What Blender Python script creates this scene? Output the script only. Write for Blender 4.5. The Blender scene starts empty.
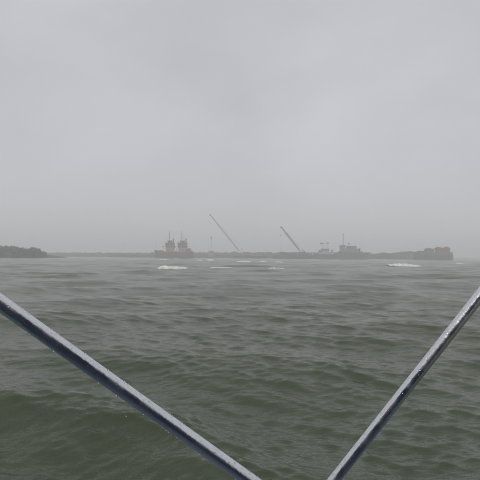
import bpy, math, random
import numpy as np
from mathutils import Vector, Matrix, noise
R = math.radians
S = bpy.context.scene
COL = S.collection
random.seed(7)
rng = np.random.default_rng(11)

# ------------------------------------------------------------------ camera
CAM_Z = 2.5
PITCH, ROLL, F = R(1.88), R(0.40), 500.0
cd = bpy.data.cameras.new('camera'); cam = bpy.data.objects.new('camera', cd); COL.objects.link(cam)
cd.sensor_width = 36; cd.lens = 36 * F / 480; cd.clip_start = 0.05; cd.clip_end = 20000
cd.dof.use_dof = True; cd.dof.focus_distance = 1.15; cd.dof.aperture_fstop = 24   # focused on the wet poles
CM = Matrix.Rotation(R(90) + PITCH, 4, 'X') @ Matrix.Rotation(ROLL, 4, 'Z')
CM.translation = (0, 0, CAM_Z)
cam.matrix_world = CM
S.camera = cam

def bearing(px, py, Y):
    """point of the place at forward distance Y seen at photo pixel px,py"""
    d = CM.to_3x3() @ Vector(((px - 240) / F, (240 - py) / F, -1))
    return Vector((0, 0, CAM_Z)) + d * (Y / d.y)

# ------------------------------------------------------------------ light
W = bpy.data.worlds.new('World'); S.world = W; W.use_nodes = True
nt = W.node_tree; N = nt.nodes; L = nt.links
bg = N['Background']
SUN_EL, SUN_AZ = R(50), R(192)
sky = N.new('ShaderNodeTexSky'); sky.sky_type = 'NISHITA'; sky.sun_disc = False
sky.sun_elevation = SUN_EL; sky.sun_rotation = SUN_AZ
tc = N.new('ShaderNodeTexCoord')
mp = N.new('ShaderNodeMapping'); mp.inputs['Scale'].default_value = (1.0, 1.0, 1.6); mp.inputs['Location'].default_value = (3.1, 0.4, 1.7)
ns = N.new('ShaderNodeTexNoise'); ns.inputs['Scale'].default_value = 2.2; ns.inputs['Detail'].default_value = 7; ns.inputs['Roughness'].default_value = .5
ns.inputs['Distortion'].default_value = .25
cr = N.new('ShaderNodeValToRGB')
cr.color_ramp.elements[0].position = .25; cr.color_ramp.elements[0].color = (3.30, 3.30, 3.46, 1)
cr.color_ramp.elements[1].position = .75; cr.color_ramp.elements[1].color = (4.28, 4.28, 4.52, 1)
mx = N.new('ShaderNodeMix'); mx.data_type = 'RGBA'; mx.inputs[0].default_value = .95
L.new(tc.outputs['Generated'], mp.inputs[0]); L.new(mp.outputs[0], ns.inputs['Vector']); L.new(ns.outputs['Fac'], cr.inputs[0])
L.new(sky.outputs[0], mx.inputs[6]); L.new(cr.outputs[0], mx.inputs[7]); L.new(mx.outputs[2], bg.inputs[0])
bg.inputs[1].default_value = 0.10

ld = bpy.data.lights.new('sun', 'SUN'); ld.energy = 1.0; ld.angle = R(20); ld.color = (1, .975, .94)
sun = bpy.data.objects.new('sun', ld); COL.objects.link(sun)
sd = Vector((math.sin(SUN_AZ) * math.cos(SUN_EL), math.cos(SUN_AZ) * math.cos(SUN_EL), math.sin(SUN_EL)))
sun.rotation_euler = sd.to_track_quat('Z', 'Y').to_euler()
S.view_settings.view_transform = 'Standard'; S.view_settings.look = 'None'; S.view_settings.gamma = 1
S.view_settings.exposure = 0.62
S.cycles.volume_bounces = 2

# ------------------------------------------------------------------ helpers
def mat(name, col, rough=.7, metal=0, bump=0, bscale=5, vary=0, vscale=1.0, col2=None):
    m = bpy.data.materials.new(name); m.use_nodes = True
    n = m.node_tree.nodes; l = m.node_tree.links; b = n['Principled BSDF']
    b.inputs['Base Color'].default_value = (*col, 1); b.inputs['Roughness'].default_value = rough; b.inputs['Metallic'].default_value = metal
    t = n.new('ShaderNodeTexCoord')
    if vary or col2:
        no = n.new('ShaderNodeTexNoise'); no.inputs['Scale'].default_value = vscale; no.inputs['Detail'].default_value = 5
        r = n.new('ShaderNodeValToRGB'); r.color_ramp.elements[0].position = .38; r.color_ramp.elements[1].position = .62
        c2 = col2 or tuple(c * (1 - vary) for c in col)
        r.color_ramp.elements[0].color = (*col, 1); r.color_ramp.elements[1].color = (*c2, 1)
        l.new(t.outputs['Object'], no.inputs['Vector']); l.new(no.outputs['Fac'], r.inputs[0]); l.new(r.outputs[0], b.inputs['Base Color'])
    if bump:
        no = n.new('ShaderNodeTexNoise'); no.inputs['Scale'].default_value = bscale; no.inputs['Detail'].default_value = 4
        bp = n.new('ShaderNodeBump'); bp.inputs['Strength'].default_value = bump
        l.new(t.outputs['Object'], no.inputs['Vector']); l.new(no.outputs['Fac'], bp.inputs['Height']); l.new(bp.outputs[0], b.inputs['Normal'])
    return m

M = dict(
    hull_brown=mat('rusty_brown_hull', (.115, .065, .055), vary=.5, vscale=.25),
    hull_blue=mat('blue_grey_hull', (.085, .12, .155), vary=.35, vscale=.2),
    hull_grey=mat('grey_hull', (.10, .115, .12), vary=.4, vscale=.2),
    house=mat('weathered_cream_paint', (.46, .31, .26), vary=.4, vscale=.5),
    house_dark=mat('brown_grey_paint', (.27, .125, .10), vary=.4, vscale=.5),
    white=mat('dull_white_paint', (.50, .50, .48), vary=.3, vscale=.4),
    glass=mat('dark_window', (.02, .025, .03), .15),
    dark=mat('dark_steel', (.025, .025, .03), .6, vary=.3),
    steel=mat('grey_steel', (.15, .15, .15), .6, vary=.3),
    tan=mat('tan_paint', (.32, .25, .17), vary=.35, vscale=.6),
    red=mat('red_paint', (.33, .075, .06), vary=.35, vscale=.4),
    green=mat('green_grey_paint', (.12, .16, .15), vary=.3, vscale=.4),
    pale=mat('pale_grey_paint', (.27, .27, .27), vary=.35, vscale=.5),
    boom_paint=mat('faded_brown_paint', (.17, .13, .12), vary=.3),
    rock=mat('brown_rock', (.105, .075, .062), .9, vary=.5, vscale=.3),
    earth=mat('dark_earth', (.05, .05, .04), .95, vary=.4, vscale=.08),
    bark=mat('bark', (.07, .055, .045), .9, vary=.4, vscale=2),
    leaf=mat('wet_leaves', (.045, .062, .032), .7, col2=(.075, .09, .05), vscale=.35),
    leafb=mat('brown_scrub', (.065, .05, .04), .8, col2=(.095, .07, .055), vscale=.35),
    leafd=mat('dull_leaves', (.05, .062, .045), .7, col2=(.08, .085, .06), vscale=.35),
)

class MB:
    def __init__(s): s.v = []; s.f = []
    def add(s, vs, fs):
        o = len(s.v); s.v += [tuple(v) for v in vs]; s.f += [tuple(i + o for i in f) for f in fs]; return s
    def box(s, x0, x1, y0, y1, z0, z1, tx=0, ty=0):
        vs = [(x0, y0, z0), (x1, y0, z0), (x1, y1, z0), (x0, y1, z0), (x0 + tx, y0 + ty, z1), (x1 - tx, y0 + ty, z1), (x1 - tx, y1 - ty, z1), (x0 + tx, y1 - ty, z1)]
        return s.add(vs, [(3, 2, 1, 0), (4, 5, 6, 7), (0, 1, 5, 4), (1, 2, 6, 5), (2, 3, 7, 6), (3, 0, 4, 7)])
    def bar(s, a, b, r0, r1=None, n=6):
        a = Vector(a); b = Vector(b); r1 = r0 if r1 is None else r1
        q = (b - a).to_track_quat('Z', 'Y'); vs = []
        for p, r in ((a, r0), (b, r1)):
            for k in range(n):
                vs.append(p + q @ Vector((r * math.cos(2 * math.pi * k / n), r * math.sin(2 * math.pi * k / n), 0)))
        fs = [(k, (k + 1) % n, n + (k + 1) % n, n + k) for k in range(n)] + [tuple(range(n))[::-1], tuple(range(n, 2 * n))]
        return s.add(vs, fs)
    def build(s, name, m, parent=None, loc=None, smooth=False):
        me = bpy.data.meshes.new(name); me.from_pydata(s.v, [], s.f); me.update()
        me.materials.append(M[m] if isinstance(m, str) else m)
        if smooth: me.polygons.foreach_set('use_smooth', [True] * len(me.polygons))
        o = bpy.data.objects.new(name, me); COL.objects.link(o)
        if parent: o.parent = parent
        if loc is not None: o.location = loc
        return o

def tag(o, label=None, cat=None, group=None, kind=None):
    for k, v in (('label', label), ('category', cat), ('group', group), ('kind', kind)):
        if v: o[k] = v
    return o
def thing(name, loc, rz, label, cat, group=None):
    e = bpy.data.objects.new(name, None); COL.objects.link(e); e.location = loc; e.rotation_euler = (0, 0, rz)
    return tag(e, label, cat, group)

# ------------------------------------------------------------------ sea
K = []
def addw(lam, ang, amp, ph=None):
    K.append((2 * math.pi / lam * math.sin(ang), 2 * math.pi / lam * math.cos(ang), amp, rng.uniform(0, 2 * math.pi) if ph is None else ph, lam))
# swell that runs past the boat: crest through (-4.4,8.9)-(1.1,5.8)
sw_ang = math.atan2(3.1, 5.5) + R(0)
sw_k = 2 * math.pi / 8.6
sw_ph = math.pi / 2 - sw_k * (math.sin(sw_ang) * -4.4 + math.cos(sw_ang) * 8.6)
addw(17.0, sw_ang - R(14), .07)
addw(26.0, sw_ang - R(30), .08)
for lam in np.geomspace(.17, 14, 100):
    a = .0048 * lam ** 0.82 * rng.uniform(.5, 1.3)
    if .9 < lam < 6: a *= .6
    if lam < .5: a *= 1.25
    addw(lam, sw_ang - R(10) + rng.normal(0, R(30)), min(a, .030))
def sea(x, y, spacing=0.0):
    x = np.asarray(x, float); y = np.asarray(y, float)
    z = np.zeros_like(x); dx = np.zeros_like(x); dy = np.zeros_like(x)
    for kx, ky, a, ph, lam in K:
        w = np.clip(lam / np.maximum(spacing, 1e-6) / 3 - .5, 0, 1) * a
        t = kx * x + ky * y + ph
        s_, c_ = np.sin(t), np.cos(t)
        k = math.hypot(kx, ky)
        z += w * s_; dx -= -w * kx / k * c_ * .9; dy -= -w * ky / k * c_ * .9
    g = 1 + .3 * np.sin(x * .11 + 1.3) * np.sin(y * .07 + .4)
    # group of steeper swell running past the boat; its crests bend a little
    sn, cs = math.sin(sw_ang), math.cos(sw_ang)
    for cx, cy, amp, lam, along, across in ((-2.3, 7.95, .31, 5.6, 4.6, 2.3), (9, 24, .10, 8.0, 9, 6), (-13, 30, .10, 9.0, 10, 7), (3, 15, .05, 6.0, 5, 3.5), (22, 48, .10, 11.0, 16, 9)):
        k = 2 * math.pi / lam
        q = sn * (x - cx) + cs * (y - cy); u = cs * (x - cx) - sn * (y - cy)
        q = q + .22 * np.sin(u * 1.1 + cx) + .10 * np.sin(u * 2.7 + 1)
        t = k * q + math.pi / 2
        e = amp * np.exp(-(q / across) ** 2 - (u / along) ** 2) * (lam > spacing * 3)
        z = z + e * (np.sin(t) + .2 * np.sin(2 * t + math.pi * 1.5)); dx += e * sn * np.cos(t); dy += e * cs * np.cos(t)
    return x + dx * g, y + dy * g, z * g
def lift(vs, cx, cy):
    """stand a list of points on the moving sea surface"""
    P_ = np.array(vs); x = P_[:, 0] + cx; y = P_[:, 1] + cy; d = np.hypot(x, y)
    P_[:, 2] += sea(x, y, np.maximum(d * .0057, d * R(80) / 440 * .8))[2]
    return [tuple(p) for p in P_]

def wmat():
    m = bpy.data.materials.new('storm_water'); m.use_nodes = True
    n = m.node_tree.nodes; l = m.node_tree.links; b = n['Principled BSDF']
    g = n.new('ShaderNodeNewGeometry')
    b.inputs['Roughness'].default_value = .16; b.inputs['IOR'].default_value = 1.333
    c = n.new('ShaderNodeTexNoise'); c.inputs['Scale'].default_value = .07; c.inputs['Detail'].default_value = 4
    r = n.new('ShaderNodeValToRGB')
    r.color_ramp.elements[0].position = .35; r.color_ramp.elements[0].color = (.039, .052, .027, 1)
    r.color_ramp.elements[1].position = .65; r.color_ramp.elements[1].color = (.058, .070, .042, 1)
    l.new(g.outputs['Position'], c.inputs['Vector']); l.new(c.outputs['Fac'], r.inputs[0])
    # thin foam films lie in streaks along the wind
    ms = n.new('ShaderNodeMapping'); ms.inputs['Rotation'].default_value = (0, 0, R(20)); ms.inputs['Scale'].default_value = (.25, .9, 1)
    f = n.new('ShaderNodeTexNoise'); f.inputs['Scale'].default_value = .9; f.inputs['Detail'].default_value = 9; f.inputs['Roughness'].default_value = .7
    fr = n.new('ShaderNodeMapRange'); fr.inputs[1].default_value = .60; fr.inputs[2].default_value = .85; fr.inputs[4].default_value = .13
    mix = n.new('ShaderNodeMix'); mix.data_type = 'RGBA'; mix.inputs[7].default_value = (.34, .36, .32, 1)
    l.new(g.outputs['Position'], ms.inputs[0]); l.new(ms.outputs[0], f.inputs['Vector']); l.new(f.outputs['Fac'], fr.inputs[0])
    l.new(fr.outputs[0], mix.inputs[0]); l.new(r.outputs[0], mix.inputs[6]); l.new(mix.outputs[2], b.inputs['Base Color'])
    # wind ripples + rain pocks
    mm = n.new('ShaderNodeMapping'); mm.inputs['Rotation'].default_value = (0, 0, R(28)); mm.inputs['Scale'].default_value = (.5, 1.25, 1)
    a = n.new('ShaderNodeTexNoise'); a.inputs['Scale'].default_value = 6.5; a.inputs['Detail'].default_value = 3; a.inputs['Roughness'].default_value = .5
    p = n.new('ShaderNodeTexVoronoi'); p.inputs['Scale'].default_value = 38 
    pr = n.new('ShaderNodeMapRange'); pr.inputs[1].default_value = .03; pr.inputs[2].default_value = .30
    b1 = n.new('ShaderNodeBump'); b1.inputs['Distance'].default_value = .028; b1.inputs['Strength'].default_value = .9
    b2 = n.new('ShaderNodeBump'); b2.inputs['Distance'].default_value = .005; b2.inputs['Strength'].default_value = .8
    l.new(g.outputs['Position'], mm.inputs[0]); l.new(mm.outputs[0], a.inputs['Vector']); l.new(a.outputs['Fac'], b1.inputs['Height'])
    l.new(g.outputs['Position'], p.inputs['Vector']); l.new(p.outputs['Distance'], pr.inputs[0]); l.new(pr.outputs[0], b2.inputs['Height'])
    l.new(b1.outputs[0], b2.inputs['Normal']); l.new(b2.outputs[0], b.inputs['Normal'])
    return m
nr = 1250
rad = np.geomspace(2.6, 3000, nr)
fine = np.linspace(R(-40), R(40), 440)
ang = np.concatenate([fine, np.linspace(R(40), R(320), 90)[1:-1]]); na = len(ang)
AA, RR = np.meshgrid(ang, rad)
X = RR * np.sin(AA); Y = RR * np.cos(AA)
dang = np.where(np.arange(na) < 440, R(80) / 440, R(280) / 90)
sp = np.maximum(RR * np.log(3000 / 2.6) / nr, RR * dang[None, :] * .8)
X, Y, Z = sea(X, Y, sp)
Z *= np.clip((2900 - RR) / 900, 0, 1)
V = np.stack([X, Y, Z], -1).reshape(-1, 3)
V = np.concatenate([V, [[0, 0, -.1]]])
i = np.arange(nr - 1)[:, None] * na; j = np.arange(na)[None, :]; j2 = (j + 1) % na
Q = np.stack([i + j, i + na + j, i + na + j2, i + j2], -1).reshape(-1, 4)[:, ::-1]
T = np.stack([np.full(na, nr * na), np.arange(na), (np.arange(na) + 1) % na], -1)[:, ::-1]
me = bpy.data.meshes.new('sea'); me.vertices.add(len(V)); me.vertices.foreach_set('co', V.astype('f4').ravel())
me.loops.add(Q.size + T.size); me.loops.foreach_set('vertex_index', np.concatenate([Q.ravel(), T.ravel()]).astype('i4'))
me.polygons.add(len(Q) + len(T))
me.polygons.foreach_set('loop_start', np.concatenate([np.arange(len(Q)) * 4, Q.size + np.arange(len(T)) * 3]).astype('i4'))
me.update(calc_edges=True); me.validate()
me.polygons.foreach_set('use_smooth', [True] * len(me.polygons))
me.materials.append(wmat())
o = bpy.data.objects.new('sea', me); COL.objects.link(o)
tag(o, 'grey green choppy storm water reaching to the horizon', kind='structure')
if o.data.polygons[1000].normal.z < 0: me.flip_normals()

# ------------------------------------------------------------------ land
def mound(name, x0, x1, Y, depth, h, m, label, seed=0, hf=None):
    """low bank between photo columns x0 and x1 at distance Y"""
    n, k = max(24, int((x1 - x0) * 1.2)), 9
    a = bearing(x0, 256, Y); b = bearing(x1, 256, Y); mb = MB(); vs = []
    for q in range(k):
        v = q / (k - 1)
        for p in range(n + 1):
            u = p / n; x = a.x + (b.x - a.x) * u
            end = min(1, u * 9, (1 - u) * 9) ** .6 if 0 < u < 1 else 0
            hh = hf(u) if hf else h
            z = -1.2 + (hh + 1.2) * math.sin(min(1, v * 2.2) * math.pi / 2) * end * (1 if v < .6 else 1 - (v - .6) * .6)
            z += (noise.noise((x * .09, v * 5, seed)) * .7 + noise.noise((x * .5, v * 9, seed + 4)) * .35) * end * (v > 0)
            vs.append((x + noise.noise((x * .2, v * 3, seed + 9)), Y + v * depth + noise.noise((x * .05, 7, seed)) * 5, z))
    fs = [(q * (n + 1) + p, q * (n + 1) + p + 1, (q + 1) * (n + 1) + p + 1, (q + 1) * (n + 1) + p) for q in range(k - 1) for p in range(n)]
    mb.add(vs, fs)
    return tag(mb.build(name, m, smooth=True), label, kind='structure')
mound('riverbank', -70, 46, 400, 60, 2.3, 'earth', 'dark low bank under the trees at the left', 1)
mound('far_shore', 30, 160, 820, 80, 5.0, 'earth', 'faint low shore beyond the left bank', 2)
mound('shore', 100, 262, 690, 60, 0, 'rock', 'low brown shore behind the first ship and crane', 3, hf=lambda u: 3.2 + 3.6 * min(1, u * 2.2))
mound('shore', 255, 425, 700, 60, 5.0, 'earth', 'low dark shore behind the moored ships', 4)
mound('far_shore', 448, 560, 1100, 80, 1.3, 'earth', 'faint low shore at the right edge', 5)

# boulders of the breakwater: too small to single out, one part of the shore
mb = MB()
for i in range(900):
    px = random.uniform(110, 262); p = bearing(px, 256, 688)
    r = random.uniform(.5, 1.4); c = Vector((p.x, 688 + random.uniform(-3, 12), 0)); c.z = max(0, (c.y - 688) * .32) + random.uniform(-.2, .5)
    vs = [c + Vector((sx * r * random.uniform(.6, 1.1), sy * r * random.uniform(.6, 1.1), sz * r * random.uniform(.4, .9))) for sx in (-1, 1) for sy in (-1, 1) for sz in (-1, 1)]
    mb.add(vs, [(0, 1, 3, 2), (4, 6, 7, 5), (0, 4, 5, 1), (2, 3, 7, 6), (0, 2, 6, 4), (1, 5, 7, 3)])
tag(mb.build('boulders', 'rock'), 'brown boulders heaped along the waterline of the shore', kind='stuff')

# ------------------------------------------------------------------ trees
def crown_mb(h, w, seed, n=1700, leaf=.42, low=.03):
    rd = random.Random(seed); mb = MB()
    lobes = [(Vector((rd.uniform(-.42, .42) * w, rd.uniform(-.4, .4) * w, h * rd.uniform(low + .1, .86))), rd.uniform(.18, .34) * w) for _ in range(11)]
    lobes.append((Vector((0, 0, h * .8)), .25 * w))
    for i in range(n):
        c, r = rd.choice(lobes)
        d = Vector((rd.gauss(0, 1), rd.gauss(0, 1), rd.gauss(0, 1))).normalized() * r * rd.random() ** .4
        p = c + d; p.z = max(h * low, p.z)
        q = Vector((rd.gauss(0, 1), rd.gauss(0, 1), rd.gauss(0, 1))).normalized(); t = q.orthogonal().normalized(); b = q.cross(t)
        s = leaf * rd.uniform(.6, 1.5)
        mb.add([p + t * s, p + b * s * .7, p - t * s, p - b * s * .7], [(0, 1, 2, 3)])
    return mb
def trunk_mb(h, w, seed):
    rd = random.Random(seed); mb = MB()
    mb.bar((0, 0, -.6), (0, 0, h * .55), .22, .12)
    for i in range(5):
        a = rd.uniform(0, 6.28)
        mb.bar((0, 0, h * rd.uniform(.2, .5)), (math.cos(a) * w * .3, math.sin(a) * w * .3, h * rd.uniform(.55, .85)), .09, .03)
    return mb
protos = [(crown_mb(7.5, 8, s), trunk_mb(7.5, 8, s)) for s in range(5)]
pm = [(c.build('crown', 'leaf'), t.build('trunk', 'bark')) for c, t in protos]
for c, t in pm: COL.objects.unlink(c); COL.objects.unlink(t)
tree_tops = [(-22, 246), (-14, 247), (-7, 246), (1, 245.6), (6, 246.2), (11.5, 246.3), (17, 247.6), (22, 247.4), (26.5, 249.2), (31, 248.2), (34, 247.6), (39, 248.6), (43.5, 251.6), (-3, 247.5), (14, 247.8), (29, 250)]
tl = {4: 'rounded dark tree second from the left edge on the wooded bank', 5: 'rounded dark tree in the highest part of the wooded bank, left of its middle',
      8: 'lower tree in the dip near the middle of the wooded bank', 10: 'rounded dark tree just right of the dip in the wooded bank', 3: 'tall dark tree at the left edge of the frame, highest on the wooded bank', 11: 'dark tree near the right end of the wooded bank, beside the last low bush',
      12: 'low dark bush last at the right tip of the wooded bank'}
for k, (px, py) in enumerate(tree_tops):
    Yd = 408 + random.uniform(-3, 14); b = bearing(px, 256, Yd); top = bearing(px, py, Yd).z
    c, t = pm[k % 5]; s = max(.3, top / 8.1)
    lab = tl.get(k, 'dark leafy tree merging into the misty wood on the low left bank')
    r = thing('tree', (b.x, Yd, .4), random.uniform(0, 6.28), lab, 'tree', 'trees on the left bank')
    r.scale = (s * random.uniform(.75, 1.1),) * 2 + (s,)
    for q in (c, t):
        d = q.copy(); COL.objects.link(d); d.parent = r
# scrub along the far shores reads as one mass
def scrub(x0, x1, Y, topf, label, dens=16, leaf=.7, m='leafd'):
    mb = MB(); n = int((x1 - x0) * dens * 4)
    for i in range(n):
        px = random.uniform(x0, x1); top = bearing(px, topf(px), Y).z
        z = top * (1 - random.random() ** 1.6 * .9) + random.uniform(-.3, .3)
        p = Vector((bearing(px, 256, Y).x, Y + random.uniform(0, 14), max(.4, z)))
        q = Vector((random.gauss(0, 1), random.gauss(0, 1), random.gauss(0, 1))).normalized(); t = q.orthogonal().normalized(); b = q.cross(t)
        s = leaf * random.uniform(.6, 1.5)
        mb.add([p + t * s, p + b * s * .7, p - t * s, p - b * s * .7], [(0, 1, 2, 3)])
    return tag(mb.build('shore_scrub', m), label, 'scrub', kind='stuff')
def ntop(base, amp, sc, seed): return lambda px: base - amp * noise.noise((px * sc, seed, 0)) - amp * .5 * noise.noise((px * sc * 3.3, seed, 5))
scrub(150, 272, 712, ntop(252.6, 1.1, .16, 3), 'low brownish scrub on the shore between the ships', m='leafb')
scrub(262, 372, 722, ntop(252.6, 1.0, .14, 5), 'low scrub on the shore behind the moored ships')
def rt(px):
    pts = [(370, 254.6), (380, 253.6), (385, 252.6), (391, 253.8), (398, 253.0), (404, 251.9), (412, 251.6), (418, 252.2), (424, 252.6), (430, 252)]
    for (a, ya), (b, yb) in zip(pts, pts[1:]):
        if a <= px <= b: return ya + (yb - ya) * (px - a) / (b - a) - .5 * noise.noise((px * .7, 1, 2))
    return 254
scrub(372, 428, 690, rt, 'dark low treeline on the shore left of the red deckhouse', dens=30)
scrub(38, 158, 812, ntop(253.0, .8, .2, 8), 'faint low scrub beyond the left bank', dens=14, leaf=.9)

# ------------------------------------------------------------------ vessels
def hull_mb(Lh, B, deck, bow=0, draft=1.2, n=22, rake=.07, bow_h=0, stern_h=0, both=False):
    """hull along local x, bow at -x"""
    mb = MB(); st = []
    for i in range(n + 1):
        u = i / n
        w = B / 2 * (min(1, (u / .22)) ** .55 if u < .22 else 1)
        if u > .9: w *= 1 - (u - .9) * (2.5 if not both else 6)
        dz = deck + bow_h * max(0, 1 - u / .28) ** 1.6 + stern_h * max(0, (u - .8) / .2) ** 2
        x = -Lh / 2 + Lh * u; rk = Lh * rake * max(0, 1 - u / .2)
        w = max(w, .12)
        st.append([(x + rk, -w * .55, -draft), (x + rk * .45, -w * .9, .15), (x, -w, dz), (x, -w + .15, dz), (x, -w + .15 if w > .3 else 0, dz - .5),
                   (x, w - .15 if w > .3 else 0, dz - .5), (x, w - .15, dz), (x, w, dz), (x + rk * .45, w * .9, .15), (x + rk, w * .55, -draft)])
    vs = [p for s in st for p in s]; m = 10
    fs = [(i * m + k, i * m + (k + 1) % m, (i + 1) * m + (k + 1) % m, (i + 1) * m + k) for i in range(n) for k in range(m)]
    fs += [tuple(range(m))[::-1], tuple(n * m + k for k in range(m))]
    return mb.add(vs, fs)
def windows(parent, xs, y, z0, z1, w, framem='steel'):
    wn = None
    for x in xs:
        mb = MB().box(x - w / 2, x + w / 2, y - .04, y + .05, z0, z1)
        o = mb.build('window', 'glass', parent)
def rail(parent, x0, x1, y, z, h=1.0, step=2.0, name='railing', m='steel', t=.05):
    mb = MB(); n = max(1, int(abs(x1 - x0) / step))
    for i in range(n + 1):
        x = x0 + (x1 - x0) * i / n; mb.bar((x, y, z), (x, y, z + h), t, n=4)
    for k in (.5, 1): mb.bar((x0, y, z + h * k), (x1, y, z + h * k), t * .8, n=4)
    return mb.build(name, m, parent)
def mast(parent, x, y, z0, z1, m='dark', r=.22, yards=((.55, 2.2), (.8, 1.3)), stays=()):
    o = MB().bar((x, y, z0), (x, y, z1), r, r * .5, 8).build('mast', m, parent)
    for f, w in yards:
        z = z0 + (z1 - z0) * f
        MB().bar((x - w, y, z), (x + w, y, z), .1, n=5).box(x - w - .15, x - w + .15, y - .15, y + .15, z - .1, z + .5).build('yard', m, o)
    MB().bar((x, y, z0 + (z1 - z0) * .92), (x + .02, y, z1 + .8), .12, .04, 5).box(x - .35, x + .35, y - .2, y + .2, z1 - .9, z1 - .3).build('mast_light', m, o)
    return o

D = 600.0
def vessel(name, px0, px1, py, label, cat, Dv=D, rz=0, group=None):
    a = bearing(px0, py, Dv); b = bearing(px1, py, Dv)
    e = thing(name, ((a.x + b.x) / 2, Dv, 0), rz, label, cat, group)
    return e, (b.x - a.x)
sc = D / F                                # metres per photo pixel at the ships
def house(parent, x0, x1, y0, y1, z0, z1, m='house', win=0, wz=None, ww=.9, name='deckhouse', roof=None, over=.4):
    h = MB().box(x0, x1, y0, y1, z0, z1).build(name, m, parent)
    if win:
        zz = wz or ((z0 + z1) / 2, (z0 + z1) / 2 + (z1 - z0) * .3)
        windows(h, [x0 + (x1 - x0) * (i + .5) / win for i in range(win)], y0, zz[0], zz[1], ww)
    if roof: MB().box(x0 - over, x1 + over, y0 - over, y1 + over, z1 + .003, z1 + .25).build('roof', roof, h)
    return h

# 1. brown ship with twin towers
e, Lh = vessel('ship', 154.3, 194, 256, 'brown grey ship with twin deckhouses and two masts, leftmost of the moored vessels', 'ship')
hb = hull_mb(Lh, 9, 7.7, n=30, bow_h=2.0, rake=.05).build('hull', 'hull_brown', e)
MB().box(-Lh * .2, Lh * .46, -4.52, -4.40, 7.2, 7.6).build('rubbing_strake', 'dark', hb)
X1 = lambda px: (px - 174.15) * sc          # photo column to ship x
for (a, b, mx_, lab) in ((165.2, 175.0, 169.2, 'left'), (177.4, 187.6, 181.6, 'right')):
    x0, x1, xm = X1(a), X1(b), X1(mx_)
    h = house(e, x0 + 1.4, x1 - 1.6, -3, 3, 7.2, 10.6, 'house', 4, (9.0, 9.8), .8)
    h2 = house(e, x0 + .8, x1 - .8, -3.6, 3.6, 10.603, 13.6, 'house', 5, (12.0, 13.0), .9, 'upper_deckhouse')
    MB().box(x0 - .2, x1 + .2, -4.3, 4.3, 13.603, 14.1).build('deck', 'dark', e)
    h3 = house(e, x0 + .5, x1 - .9, -3.2, 3.2, 14.103, 17.6, 'house_dark', 5, (15.6, 16.9), 1.1, 'bridge')
    MB().box(x0 - .4, x1 - .3, -3.9, 3.9, 17.603, 18.1).build('roof', 'dark', h3)
    house(e, xm - 1.8, xm + 3.4, -2, 2, 18.103, 20.6, 'house_dark', 3, (19.2, 20.1), .9, 'wheelhouse', 'dark', .5)
    rail(e, x0 - .2, x1 + .2, -4.25, 14.1, 1.1, 1.8)
    rail(e, x0 - .4, x1 - .3, -3.8, 18.1, 1.1, 1.8)
    mast(e, xm, 0, 20.8, 32.0, 'dark', .30, ((.35, 2.2), (.62, 1.3)))
    MB().bar((x1 - 2.2, 0, 18.1), (x1 - 2.2, 0, 23.5), .7, .55, 10).build('funnel', 'dark', e)
    MB().bar((x0 + .8, 2, 18.1), (x0 + .8, 2, 23.8), .10, .05).build('antenna', 'dark', e)
    MB().bar((x0 - .3, -1.5, 10.6), (x0 - 2.8, -1.5, 13.4), .18).box(x0 - 3.4, x0 - 1.4, -2.4, -.6, 13.2, 14.0).build('searchlight_platform', 'dark', e)
house(e, X1(186), X1(190.4), -3, 3, 7.2, 11.4, 'house_dark', 3, (9.2, 10.0), .8, 'stern_house', 'dark')
MB().bar((X1(155.8), 0, 9), (X1(155.6), 0, 21), .16, .07).build('bow_staff', 'steel', e)
rail(e, X1(156), X1(165), -3.6, 8.2, 1.2, 2)
for px in (160, 163, 175.8, 184.2): MB().bar((X1(px), -1.5, 7.2), (X1(px), -1.5, 9.6), .5, .4, 8).box(X1(px) - .9, X1(px) + .9, -2.2, -.8, 7.2, 7.9).build('winch', 'dark', e)

st_ = MB()
for a_, b_ in (((X1(169.2), 0, 31), (X1(156), 0, 9)), ((X1(169.2), 0, 30), (X1(181.6), 0, 30)), ((X1(181.6), 0, 31), (X1(192.5), 0, 8)), ((X1(181.6), 1, 28), (X1(186), 3, 14))):
    st_.bar(a_, b_, .05, n=4)
st_.build('rigging', 'dark', e)
for px, w_, h_ in ((157.5, 1.2, 1.2), (161.5, 2.0, 1.6), (176.3, .9, 2.2), (188, 1.6, 1.0), (191.5, 1.4, 1.8)):
    MB().box(X1(px) - w_, X1(px) + w_, -2.8, -.6, 7.2, 7.7 + h_, .15, .1).build('deck_locker', random.choice(('house', 'dark', 'house_dark')), e)
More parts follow.
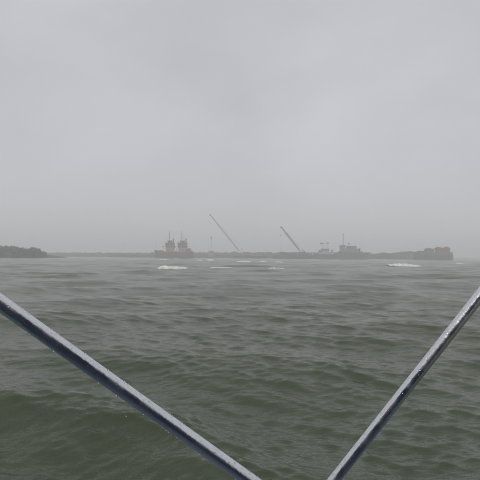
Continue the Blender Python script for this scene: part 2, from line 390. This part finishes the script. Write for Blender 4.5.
# 2, 3 cranes with lattice booms
def crane(pxb, pyb, pxt, pyt, label, m, cab_m, Dv, wide, base):
    a = bearing(pxb, pyb, Dv); t = bearing(pxt, pyt, Dv)
    e = thing('crane', (a.x, Dv, base), 0, label, 'crane', None)
    MB().bar((0, 0, -.2), (0, 0, 1.2), 2.0, 2.0, 14).build('slew_ring', 'dark', e)
    c = MB().box(-2.6, 5.0, -2.2, 2.2, 1.2, 4.6, .2, .1).build('machinery_house', cab_m, e)
    windows(c, (-1.8,), -2.2, 2.9, 4.0, 1.1); MB().box(3.0, 4.8, -2.0, 2.0, 4.603, 5.4).build('roof_box', 'dark', c)
    MB().box(5.0, 6.4, -1.9, 1.9, 1.0, 3.4).build('counterweight', 'dark', e)
    p0 = Vector((-1.4, 0, a.z - base)); p1 = Vector((t.x - a.x, 0, t.z - base))
    d = (p1 - p0).normalized(); nrm = d.cross(Vector((0, 1, 0))).normalized(); ln = (p1 - p0).length
    ch = MB(); lc = MB(); wq = wide; seg = 22; corners = []
    for i in range(seg + 1):
        u = i / seg; w = wq * (min(1, .35 + u * 5) if u < .2 else 1 if u < .8 else 1 - (u - .8) * 2.6)
        c0 = p0 + d * ln * u
        corners.append([c0 + nrm * w * sx + Vector((0, 1, 0)) * w * sy for sx, sy in ((-1, -1), (1, -1), (1, 1), (-1, 1))])
    for i in range(seg):
        for k in range(4):
            ch.bar(corners[i][k], corners[i + 1][k], wide * .36, n=5)
            lc.bar(corners[i][k], corners[i + 1][(k + 1) % 4], .10, n=4); lc.bar(corners[i][k], corners[i][(k + 1) % 4], .10, n=4)
    bo = ch.build('boom', m, e); lc.build('lattice', m, bo)
    MB().bar(p1 + Vector((-.3, -.7, 0)), p1 + Vector((-.3, .7, 0)), 1.0, n=12).build('boom_tip_sheave', m, bo)
    g = Vector((2.2, 0, 7.6 if wide > .6 else 10.5))
    ga = MB(); 
    for s_ in (-1.4, 1.4): ga.bar((.2, s_, 4.4), g + Vector((0, s_ * .3, 0)), .2, .15, 5); ga.bar((4.4, s_, 4.6), g + Vector((0, s_ * .3, 0)), .14, .12, 5)
    ga.build('gantry', m, e)
    pl = MB()
    for s_ in (-.35, .35): pl.bar(g + Vector((0, s_, 0)), p1 + Vector((0, s_, 0)) + nrm * -.2, .035, n=4)
    pl.build('pendant_line', 'dark', e)
    hl = MB(); hl.bar(p1 + Vector((-.9, 0, 0)), Vector((p1.x - .9, 0, p1.z - 9)), .04, n=4); hk = hl.build('hoist_line', 'dark', e)
    MB().bar((p1.x - .9, 0, p1.z - 10.4), (p1.x - .9, 0, p1.z - 9), .45, .3, 8).build('hook_block', 'dark', hk)
    tr = MB()
    for s_ in (-1, 1): tr.box(-3.4, 4.2, s_ * 2.4 - .6, s_ * 2.4 + .6, -1.4 + 1.2, .9)
    tr.build('crawler_track', 'dark', e)
    return e
# barge under the first crane
e, Lh = vessel('barge', 233, 268, 257, 'low brown work barge carrying the thin left crane', 'barge', 640)
hull_mb(Lh, 12, 3.2, n=14, rake=.04, both=True).build('hull', 'hull_brown', e)
house(e, 4.2, 12.5, -3, 3, 2.7, 6.4, 'tan', 5, (4.6, 5.6), .9, 'deckhouse', 'house')
for x in (-17, -14.5, -12, 15, 18): MB().bar((x, -3, 2.7), (x, -3, 4.0), .5, n=8).build('bollard', 'dark', e)
rail(e, -20, -6, -5.4, 3.2, 1.0)
crane(240.4, 251.2, 210.4, 215.0, 'crane with a long thin pale lattice boom leaning left above the brown shore', 'boom_paint', 'tan', 640, .55, 2.9)
# barge under the second crane
e, Lh = vessel('barge', 272, 314, 257, 'flat grey barge with stacked deck cargo under the darker right crane', 'barge')
hull_mb(Lh, 13, 4.4, n=14, rake=.03, both=True).build('hull', 'hull_grey', e)
X3 = lambda px: (px - 293) * sc
MB().box(X3(280), X3(297), -4, 4, 3.9, 6.9).build('deck_cargo', 'hull_grey', e)
MB().box(X3(281), X3(296.5), -4.3, 4.3, 6.903, 7.7).build('cargo_cover', 'dark', e)
house(e, X3(302.8), X3(308), -3, 3, 3.9, 6.2, 'green', 4, (5, 5.7), .8, 'deckhouse', 'dark')
rail(e, X3(273), X3(280), -5.6, 4.4, 1.0)
MB().bar((X3(281.2), 0, 7.7), (X3(281.2), 0, 19.5), .09, .05).build('light_pole', 'steel', e)
crane(301.0, 250.6, 281.3, 227.3, 'crane with a dark thick boom leaning left from the grey barge', 'dark', 'green', D, .72, 3.9)

# 4. tug with blue hull
e, Lh = vessel('tugboat', 314, 337, 257, 'small blue hulled tugboat with a pale wheelhouse beside the long ship', 'tugboat', 590)
X4 = lambda px: (px - 325.5) * 590 / F
hb = hull_mb(Lh, 7, 5.8, n=22, bow_h=1.0, rake=.06).build('hull', 'hull_blue', e)
MB().bar((X4(316), -3.2, 5.2), (X4(336), -3.52, 5.2), .28, n=6).build('fender', 'dark', hb)
house(e, X4(318.6), X4(334), -2.6, 2.6, 5.3, 8.0, 'white', 7, (6.3, 7.2), .8, 'deckhouse', 'steel', .2)
wh = house(e, X4(321), X4(328.8), -2.2, 2.2, 8.26, 11.6, 'white', 5, (9.7, 11.0), 1.2, 'wheelhouse', 'dark', .7)
MB().box(X4(319), X4(321), -1.2, 1.2, 8.26, 10.2).build('locker', 'dark', e)
MB().bar((X4(331.5), 0, 8.2), (X4(332), 0, 11.2), 1.1, .9, 12).build('funnel', 'tan', e)
MB().bar((X4(318.2), -1, 6), (X4(317.4), -1, 11), .12).bar((X4(317.4), -1, 11), (X4(319.8), -1, 10.6), .12).build('davit', 'dark', e)
m1 = mast(e, X4(324), 0, 11.8, 19.2, 'hull_blue', .16, ((.55, 1.8),))
MB().box(X4(320.3), X4(323.2), -.6, .6, 17.9, 19.1).bar((X4(322), 0, 12), (X4(322), 0, 18), .1).build('radar', 'hull_blue', e)
MB().box(X4(326.4), X4(328.6), -.5, .5, 18.2, 19.4).bar((X4(327.5), 0, 12), (X4(327.5), 0, 18.4), .1).build('searchlight', 'hull_blue', e)
rail(e, X4(321), X4(329), -2.7, 11.9, 1.0, 1.5)

# 5. long ship with pole mast
e, Lh = vessel('ship', 328, 368.2, 257.3, 'long blue grey ship with a tall pole mast at the front of its deckhouse', 'ship', 605)
X5 = lambda px: (px - 348.1) * 605 / F
hb = hull_mb(Lh, 10, 6.9, n=30, bow_h=.6, rake=.04).build('hull', 'hull_grey', e)
MB().box(X5(335), X5(367), -5.06, -4.95, 6.2, 6.6).build('rubbing_strake', 'dark', hb)
house(e, X5(339.0), X5(362), -3.6, 3.6, 6.4, 9.2, 'steel', 12, (7.6, 8.4), .8, 'deckhouse', 'hull_grey', .3)
house(e, X5(340.2), X5(358.2), -3.4, 3.4, 9.46, 12.4, 'pale', 9, (10.6, 11.6), .9, 'upper_deckhouse', 'steel', .4)
house(e, X5(340.0), X5(344.8), -3.0, 3.0, 12.66, 16.6, 'pale', 3, (14.6, 15.9), 1.1, 'wheelhouse', 'dark', .5)
house(e, X5(346.6), X5(356.0), -3.0, 3.0, 12.66, 15.6, 'pale', 6, (14.2, 15.2), 1.1, 'bridge', 'dark', .6)
mast(e, X5(343.2), 0, 16.8, 31.0, 'dark', .34, ((.93, 1.2), (.4, .9)))
MB().bar((X5(348.5), 0, 16.2), (X5(348.5), 0, 19.2), .12).box(X5(347.6), X5(350), -.4, .4, 18.6, 19.3).build('radar', 'steel', e)
MB().bar((X5(354), 0, 16.2), (X5(355.5), 0, 20.2), .10, .06).build('antenna', 'steel', e)
MB().bar((X5(359.5), 0, 9.4), (X5(359.8), 0, 13.2), 1.0, .8, 12).build('funnel', 'dark', e)
rail(e, X5(340), X5(358.6), -3.7, 12.66, 1.1, 1.8); rail(e, X5(339), X5(364), -4.4, 6.9, 1.1, 2)
for px in (364, 366): MB().bar((X5(px), -2, 6.4), (X5(px), -2, 8.2), .5, n=8).build('bollard', 'dark', e)

# 6. dredging pontoon with red house at the right
Dd = 560.0
e, Lh = vessel('barge', 413, 452.5, 259.5, 'grey brown accommodation barge with a red deckhouse at the right end of the shore', 'barge', Dd)
X6 = lambda px: (px - 432.7) * Dd / F
zz = lambda py, px=440: bearing(px, py, Dd).z
hull_mb(Lh, 12, zz(255), n=16, rake=.02, both=True).build('hull', 'hull_grey', e)
house(e, X6(416), X6(451), -4.4, 4.4, zz(255) - .5, zz(252.4), 'steel', 14, (zz(254.3), zz(253.3)), .8, 'deckhouse')
h = house(e, X6(436), X6(448.6), -4, 4, zz(252.4) + .003, zz(248), 'red', 7, (zz(250.6), zz(249.4)), .8, 'upper_deckhouse', 'red', .3)
MB().box(X6(437), X6(440), -2, 2, zz(248) + .26, zz(247)).build('roof_vent', 'red', h)
MB().box(X6(445), X6(448), -2, 2, zz(248) + .26, zz(246.8)).build('roof_vent', 'red', h)
house(e, X6(425.5), X6(432.8), -3.6, 3.6, zz(252.4) + .003, zz(249.0), 'green', 4, (zz(251), zz(250)), .8, 'wheelhouse', 'green', .4)
MB().box(X6(427), X6(430.5), -1.5, 1.5, zz(249) + .26, zz(248.1)).build('roof_vent', 'green', e)
house(e, X6(418), X6(424.6), -3.4, 3.4, zz(252.4) + .003, zz(251), 'house_dark', 3, (zz(252), zz(251.4)), .7, 'stern_house')
rail(e, X6(415), X6(452), -4.3, zz(252.4), 1.0, 2)
for px, py in ((437.5, 244.5), (443, 245.2), (429, 246.8), (447.5, 245.6)): MB().bar((X6(px), 0, zz(249)), (X6(px), 0, zz(py)), .09, .05).build('antenna', 'steel', e)
# red container on the shore
e = thing('shipping_container', (bearing(412, 256, 660).x, 660, 4.0), 0, 'faded red container on the shore left of the accommodation barge', 'container')
b_ = MB().box(-4.2, 4.2, -1.3, 1.3, .15, 3.6).build('body', 'red', e)
for i in range(26): MB().box(-4.0 + i * .315, -3.86 + i * .315, -1.36, -1.303, .4, 3.4).build('rib', 'red', b_) if i == 0 else None
proto_rib = b_.children[0]
for i in range(1, 26):
    c = proto_rib.copy(); COL.objects.link(c); c.parent = b_; c.location = (i * .315, 0, 0)
ft = MB().box(-4.1, -3.5, -1.2, 1.2, -3, .147).box(3.5, 4.1, -1.2, 1.2, -3, .147).build('support', 'dark', e)
# beacon pole on the shore
p = bearing(211.2, 257, 680)
e = thing('beacon', (p.x, 680, 1.5), 0, 'thin pale beacon pole standing on the brown shore below the left boom tip', 'beacon')
MB().bar((0, 0, 0), (0, 0, 26), .28, .16, 8).build('pole', 'tan', e)
MB().box(-.9, .9, -.9, .9, 24.4, 28, .3, .3).build('lantern', 'tan', e)
MB().box(-3.4, 3.4, -2, 2, 0, 7.6).box(-3.8, 3.8, -2.4, 2.4, 7.603, 8.2).build('hut', 'tan', e)
for px, py, lab in ((173.4, 231.5, 'thin pole rising behind the brown ship between its masts'), (266, 246.5, 'short thin pole on the shore right of the left crane')):
    p = bearing(px, 257, 700); e = tag(MB().bar((0, 0, 0), (0, 0, bearing(px, py, 700).z - 3), .22, .1, 6).build('pole', 'steel', loc=(p.x, 700, 3)), lab, 'pole')

# ------------------------------------------------------------------ breaking waves
fm = bpy.data.materials.new('foam'); fm.use_nodes = True
n = fm.node_tree.nodes; l = fm.node_tree.links; b = n['Principled BSDF']
b.inputs['Roughness'].default_value = .9
t = n.new('ShaderNodeNewGeometry'); no = n.new('ShaderNodeTexNoise'); no.inputs['Scale'].default_value = 1.6; no.inputs['Detail'].default_value = 8; no.inputs['Roughness'].default_value = .7
rr = n.new('ShaderNodeValToRGB'); rr.color_ramp.elements[0].position = .36; rr.color_ramp.elements[0].color = (.36, .38, .35, 1); rr.color_ramp.elements[1].position = .54; rr.color_ramp.elements[1].color = (.66, .67, .65, 1)
l.new(t.outputs['Position'], no.inputs['Vector']); l.new(no.outputs['Fac'], rr.inputs[0]); l.new(rr.outputs[0], b.inputs['Base Color'])
ca = n.new('ShaderNodeAttribute'); ca.attribute_name = 'cover'
n2 = n.new('ShaderNodeTexNoise'); n2.inputs['Scale'].default_value = 2.3; n2.inputs['Detail'].default_value = 7; n2.inputs['Roughness'].default_value = .68
m1_ = n.new('ShaderNodeMath'); m1_.operation = 'SUBTRACT'; m2_ = n.new('ShaderNodeMath'); m2_.operation = 'MULTIPLY_ADD'; m2_.use_clamp = True
m2_.inputs[1].default_value = 7; m2_.inputs[2].default_value = .9
l.new(t.outputs['Position'], n2.inputs['Vector']); l.new(ca.outputs['Fac'], m1_.inputs[0]); l.new(n2.outputs['Fac'], m1_.inputs[1]); l.new(m1_.outputs[0], m2_.inputs[0]); l.new(m2_.outputs[0], b.inputs['Alpha'])
bf = n.new('ShaderNodeBump'); bf.inputs['Strength'].default_value = .5; bf.inputs['Distance'].default_value = .12; l.new(n2.outputs['Fac'], bf.inputs['Height']); l.new(bf.outputs[0], b.inputs['Normal'])
def horizon_y(px): return 256.5 + (px - 240) * math.tan(ROLL)
def breaker(x0, x1, ytop, ybot, label, seed, group='white breaking wave crests', peak=.3, flat=False):
    xm = (x0 + x1) / 2
    dist = CAM_Z * F / (ybot - horizon_y(xm))
    a = bearing(x0, ybot, dist); b_ = bearing(x1, ybot, dist); Lw = b_.x - a.x
    h = (ybot - ytop) / F * dist
    base = 0.0
    nu, nv = 140, 14; vs = []; cover = []
    for q in range(nv + 1):
        v = q / nv
        for p in range(nu + 1):
            u = p / nu
            env = (min(1, u / peak) ** .5 if u < peak else ((1 - u) / (1 - peak)) ** .62)
            env *= .72 + .22 * noise.noise((u * 5, seed, 0)) + .16 * noise.noise((u * 22, seed, 3)) + .10 * noise.noise((u * 70, seed, 6))
            x = a.x + Lw * u
            # profile: toe toward the viewer, steep lumpy front, crest, soft back
            prof = math.sin(min(1, v / .55) * math.pi / 2) if v < .55 else math.cos((v - .55) / .45 * math.pi / 2)
            y = (v - .3) * h * (3.0 + .8 * noise.noise((u * 5, seed, 9)))
            z = h * .80 * env * prof + (.03 + .03 * h) * noise.noise((x * 1.7, y * 2.5, seed)) * (0 < v < 1) - .12 * (v in (0, 1))
            y += .5 * noise.noise((x * .5, v * 3, seed + 2)) + Lw * .05 * math.sin(u * 3.1 + seed)
            if flat: z = .09 + .03 * noise.noise((x, y, seed)) - .1 * (v in (0, 1))
            if env < .05 or p in (0, nu): z -= .3
            vs.append((x - (a.x + b_.x) / 2, y, z)); cover.append(min(1, env * 1.5) * min(1, v * 12 + .1) * min(1, (1 - v) * 3))
    fs = [(q * (nu + 1) + p, q * (nu + 1) + p + 1, (q + 1) * (nu + 1) + p + 1, (q + 1) * (nu + 1) + p) for q in range(nv) for p in range(nu)]
    mb = MB().add(vs, fs)
    rd = random.Random(seed)
    for i in range(0 if flat else 110):           # spray torn off the crest
        u = rd.random(); x = Lw * (u - .5); r = rd.uniform(.02, .05)
        env = (min(1, u / peak) ** .5 if u < peak else ((1 - u) / (1 - peak)) ** .62)
        c = Vector((x, h * rd.uniform(.2, 1.6), h * env * rd.uniform(.5, .95)))
        mb.add([c + Vector(k) * r for k in ((1, 0, 0), (-1, 0, 0), (0, 1, 0), (0, -1, 0), (0, 0, 1), (0, 0, -1))],
               [(0, 2, 4), (2, 1, 4), (1, 3, 4), (3, 0, 4), (2, 0, 5), (1, 2, 5), (3, 1, 5), (0, 3, 5)])
    mb.v = lift(mb.v, (a.x + b_.x) / 2, dist)
    cover += [1.0] * (len(mb.v) - len(cover))
    o = mb.build('breaking_wave', fm, loc=((a.x + b_.x) / 2, dist, base), smooth=True)
    at = o.data.attributes.new('cover', 'FLOAT', 'POINT'); at.data.foreach_set('value', cover)
    return tag(o, label, 'wave', group)
BR = [
    (156.5, 195, 264.6, 269.4, 'white breaking crest with a bright left end below the brown twin-towered ship', .2),
    (267, 286.5, 266.2, 269.0, 'short white breaking crest left of centre below the dark crane barge', .4),
    (384, 423, 262.2, 266.3, 'longest and brightest white breaker, left of and below the red deckhouse', .6),
    (455.5, 470, 261.6, 264.0, 'short white breaker right of the red deckhouse near the right edge', .3),
    (235, 254, 259.6, 262.2, 'thin far whitecap just off the left crane barge', .5),
    (259, 269, 260.0, 262.0, 'tiny faint whitecap between the two crane barges', .5),
    (271.5, 285, 260.0, 262.6, 'small far whitecap just under the left end of the dark crane barge', .5),
    (206, 215, 258.6, 260.8, 'small far whitecap off the shore under the beacon', .5),
    (196, 203, 258.8, 260.8, 'tiny far whitecap just right of the brown ship', .5),
    (158, 172, 258.4, 260.4, 'thin faint whitecap directly under the bow of the brown ship', .5),
    (208, 236, 265.6, 268.4, 'faint low line of foam midway between the two left whitecaps', .5),
    (22, 62, 275.6, 277.4, 'faint thin foam streak on the water at the left', .5),
]
for k, (x0, x1, yt, yb, lab, pk) in enumerate(BR): breaker(x0, x1, yt, yb, lab, k * 3.7 + 1, peak=pk, flat='faint' in lab and 'foam' in lab)

# ------------------------------------------------------------------ the boat the picture is taken from
gel = mat('teal_gelcoat', (.03, .20, .24), .25); navy = mat('reflected_navy_canvas', (.20, .24, .37), .75, bump=.2, bscale=60)
dk = MB()
def ring(z, w, y0, y1, bowl=0):
    return [(-w, y0, z), (w, y0, z), (w, y1 - .9, z), (w * .72, y1 - .3, z), (0, y1, z), (-w * .72, y1 - .3, z), (-w, y1 - .9, z)]
rs = [ring(-.5, .8, -3.6, 1.7), ring(.2, 1.05, -3.8, 2.0), ring(1.35, 1.3, -3.9, 2.25), ring(1.38, 1.18, -3.8, 2.1), ring(.85, 1.14, -3.75, 2.05)]
vs = [p for r_ in rs for p in r_]; m = 7
fs = [(i * m + k, i * m + (k + 1) % m, (i + 1) * m + (k + 1) % m, (i + 1) * m + k) for i in range(4) for k in range(m)] + [tuple(range(m))[::-1], tuple(28 + k for k in range(m))]
dko = dk.add(vs, fs).build('boat_deck', gel)
dko.data.materials.append(mat('dark_cockpit_floor', (.20, .24, .31), .6, vary=.3, vscale=3))
for p_ in dko.data.polygons:
    if p_.index >= 22: p_.material_index = 1
tag(dko, 'teal deck of the boat the picture is taken from', kind='structure')
cv = MB(); path = [(-1.22, .9), (-1.24, 1.6), (-1.25, 2.4), (-1.2, 3.0), (-1.02, 3.28), (-.6, 3.40), (0, 3.44), (.6, 3.40), (1.02, 3.28), (1.2, 3.0), (1.25, 2.4), (1.24, 1.6), (1.22, .9)]  # added canvas enclosure, out of view, gives the poles their dark navy reflection
ny = 13; o_ = []; i_ = []
for q in range(ny):
    y = -2.6 + 2.5 * q / (ny - 1)
    for x, z in path:
        w = 1 + .01 * math.cos(y * 9 + z * 2)
        o_.append((x * w, y, z)); i_.append((x * w * .985, y, z - .014))
k = len(path)
fs = [(q * k + p, q * k + p + 1, (q + 1) * k + p + 1, (q + 1) * k + p) for q in range(ny - 1) for p in range(k - 1)]
cv.add(o_, fs); cv.add(i_, [f[::-1] for f in fs])
cv.add([(x, -2.6, z) for x, z in path] + [(x, -2.63, z) for x, z in path], [tuple(range(k)), tuple(range(k, 2 * k))[::-1]])
tag(cv.build('reflection_canopy', navy, smooth=True), 'unseen navy canvas canopy added for the poles to reflect', kind='structure')

# stainless tubes
st = bpy.data.materials.new('wet_stainless_steel'); st.use_nodes = True
n = st.node_tree.nodes; l = st.node_tree.links; b = n['Principled BSDF']
b.inputs['Metallic'].default_value = 1; b.inputs['Base Color'].default_value = (.72, .73, .76, 1); b.inputs['Roughness'].default_value = .16
tcx = n.new('ShaderNodeTexCoord')
no = n.new('ShaderNodeTexNoise'); no.inputs['Scale'].default_value = 140; no.inputs['Detail'].default_value = 4
no2 = n.new('ShaderNodeTexNoise'); no2.inputs['Scale'].default_value = 30; no2.inputs['Detail'].default_value = 6
rg = n.new('ShaderNodeMapRange'); rg.inputs[1].default_value = .35; rg.inputs[2].default_value = .7; rg.inputs[3].default_value = .20; rg.inputs[4].default_value = .38
bp = n.new('ShaderNodeBump'); bp.inputs['Strength'].default_value = .25; bp.inputs['Distance'].default_value = .002
l.new(tcx.outputs['Object'], no.inputs['Vector']); l.new(tcx.outputs['Object'], no2.inputs['Vector']); l.new(no2.outputs['Fac'], rg.inputs[0]); l.new(rg.outputs[0], b.inputs['Roughness'])
l.new(no.outputs['Fac'], bp.inputs['Height']); l.new(bp.outputs[0], b.inputs['Normal'])
wd = bpy.data.materials.new('rain_drop'); wd.use_nodes = True; b = wd.node_tree.nodes['Principled BSDF']
b.inputs['Transmission Weight'].default_value = 1; b.inputs['IOR'].default_value = 1.333; b.inputs['Roughness'].default_value = .02; b.inputs['Base Color'].default_value = (1, 1, 1, 1)

def tube(p0, p1, ext0, ext1, label, nd, seed, rad=.0122, bow=0.0):
    d = (p1 - p0).normalized(); A = p0 - d * ext0; B = p1 + d * ext1; Ln = (B - A).length
    e = thing('metal_pole', B, 0, label, 'pole', 'stainless poles of the boat')
    up = (Vector((0, 0, 1)) - d * d.z).normalized(); sd_ = d.cross(up)
    mb = MB(); ns_, nc = 60, 40; vs = []
    sag = lambda u: up * (bow * math.sin(math.pi * u))
    for i in range(ns_ + 1):
        c = A + d * Ln * i / ns_ + sag(i / ns_) - B
        for k in range(nc):
            t_ = 2 * math.pi * k / nc; vs.append(c + (up * math.cos(t_) + sd_ * math.sin(t_)) * rad)
    fs = [(i * nc + k, i * nc + (k + 1) % nc, (i + 1) * nc + (k + 1) % nc, (i + 1) * nc + k) for i in range(ns_) for k in range(nc)]
    fs += [tuple(range(nc))[::-1], tuple(ns_ * nc + k for k in range(nc))]
    mb.add(vs, fs).build('tube', st, e, smooth=True)
    MB().bar(Vector(), d * .05, .024, n=16).bar(d * .05, d * .06, .034, n=16).build('end_fitting', st, e)
    rd = random.Random(seed); dm = MB()
    tocam = -(p0 + p1) / 2 + Vector((0, 0, CAM_Z)); tocam = (tocam - d * tocam.dot(d)).normalized()
    for i in range(nd):
        u = rd.random()
        t_ = abs(rd.gauss(.0, .55)) if rd.random() < .75 else math.pi + rd.gauss(0, .12)
        side = 1 if tocam.dot(sd_) > 0 else -1
        nrm = (up * math.cos(t_) + sd_ * side * math.sin(t_)).normalized()
        r_ = rd.choice((.0004, .0005, .0006, .0007, .0008, .001, .0012, .0016)) * rd.uniform(.8, 1.2)
        c = A + d * Ln * u + sag(u) - B + nrm * (rad - r_ * .1)
        t1 = d; t2 = nrm.cross(d); ss = 8; vv = []; 
        for a_ in range(4):
            ph = a_ / 3 * math.pi / 2 * .86
            for k in range(ss):
                th = 2 * math.pi * k / ss
                vv.append(c + (t1 * math.cos(th) * rd.uniform(.95, 1.05) * 1.15 + t2 * math.sin(th)) * r_ * math.cos(ph) + nrm * r_ * math.sin(ph) * .8)
        f_ = [(a_ * ss + k, a_ * ss + (k + 1) % ss, (a_ + 1) * ss + (k + 1) % ss, (a_ + 1) * ss + k) for a_ in range(3) for k in range(ss)]
        f_ += [tuple(range(ss))[::-1], tuple(3 * ss + k for k in range(ss))]
        dm.add(vv, f_)
    tag(dm.build('rain_drops', wd, e, smooth=True), 'beads of rain clinging to the tube', kind='stuff')
    return e
l0 = bearing(0, 302.8, .80); l1 = bearing(249.7, 480, .92)
tube(l0, l1, 1.5, .75, 'wet stainless steel pole slanting down to the right across the lower left of the view', 2300, 3, rad=.0125, bow=0)
r0 = bearing(480, 295.5, 1.10); r1 = bearing(334, 480, 1.10)
tube(r0, r1, 1.4, .75, 'wet stainless steel pole slanting down to the left in the lower right corner', 1800, 5, rad=.0119)

# ------------------------------------------------------------------ rain haze
hz = bpy.data.materials.new('rain_haze'); hz.use_nodes = True
n = hz.node_tree.nodes; n.remove(n['Principled BSDF']); v = n.new('ShaderNodeVolumePrincipled')
v.inputs['Color'].default_value = (.985, .987, .985, 1); v.inputs['Density'].default_value = .00135; v.inputs['Anisotropy'].default_value = .0
hz.node_tree.links.new(v.outputs[0], n['Material Output'].inputs['Volume'])
h = MB().box(-3150, 3150, -3150, 3150, -2.6, 62).build('haze', hz)
tag(h, 'pale rain haze over the water', kind='stuff')
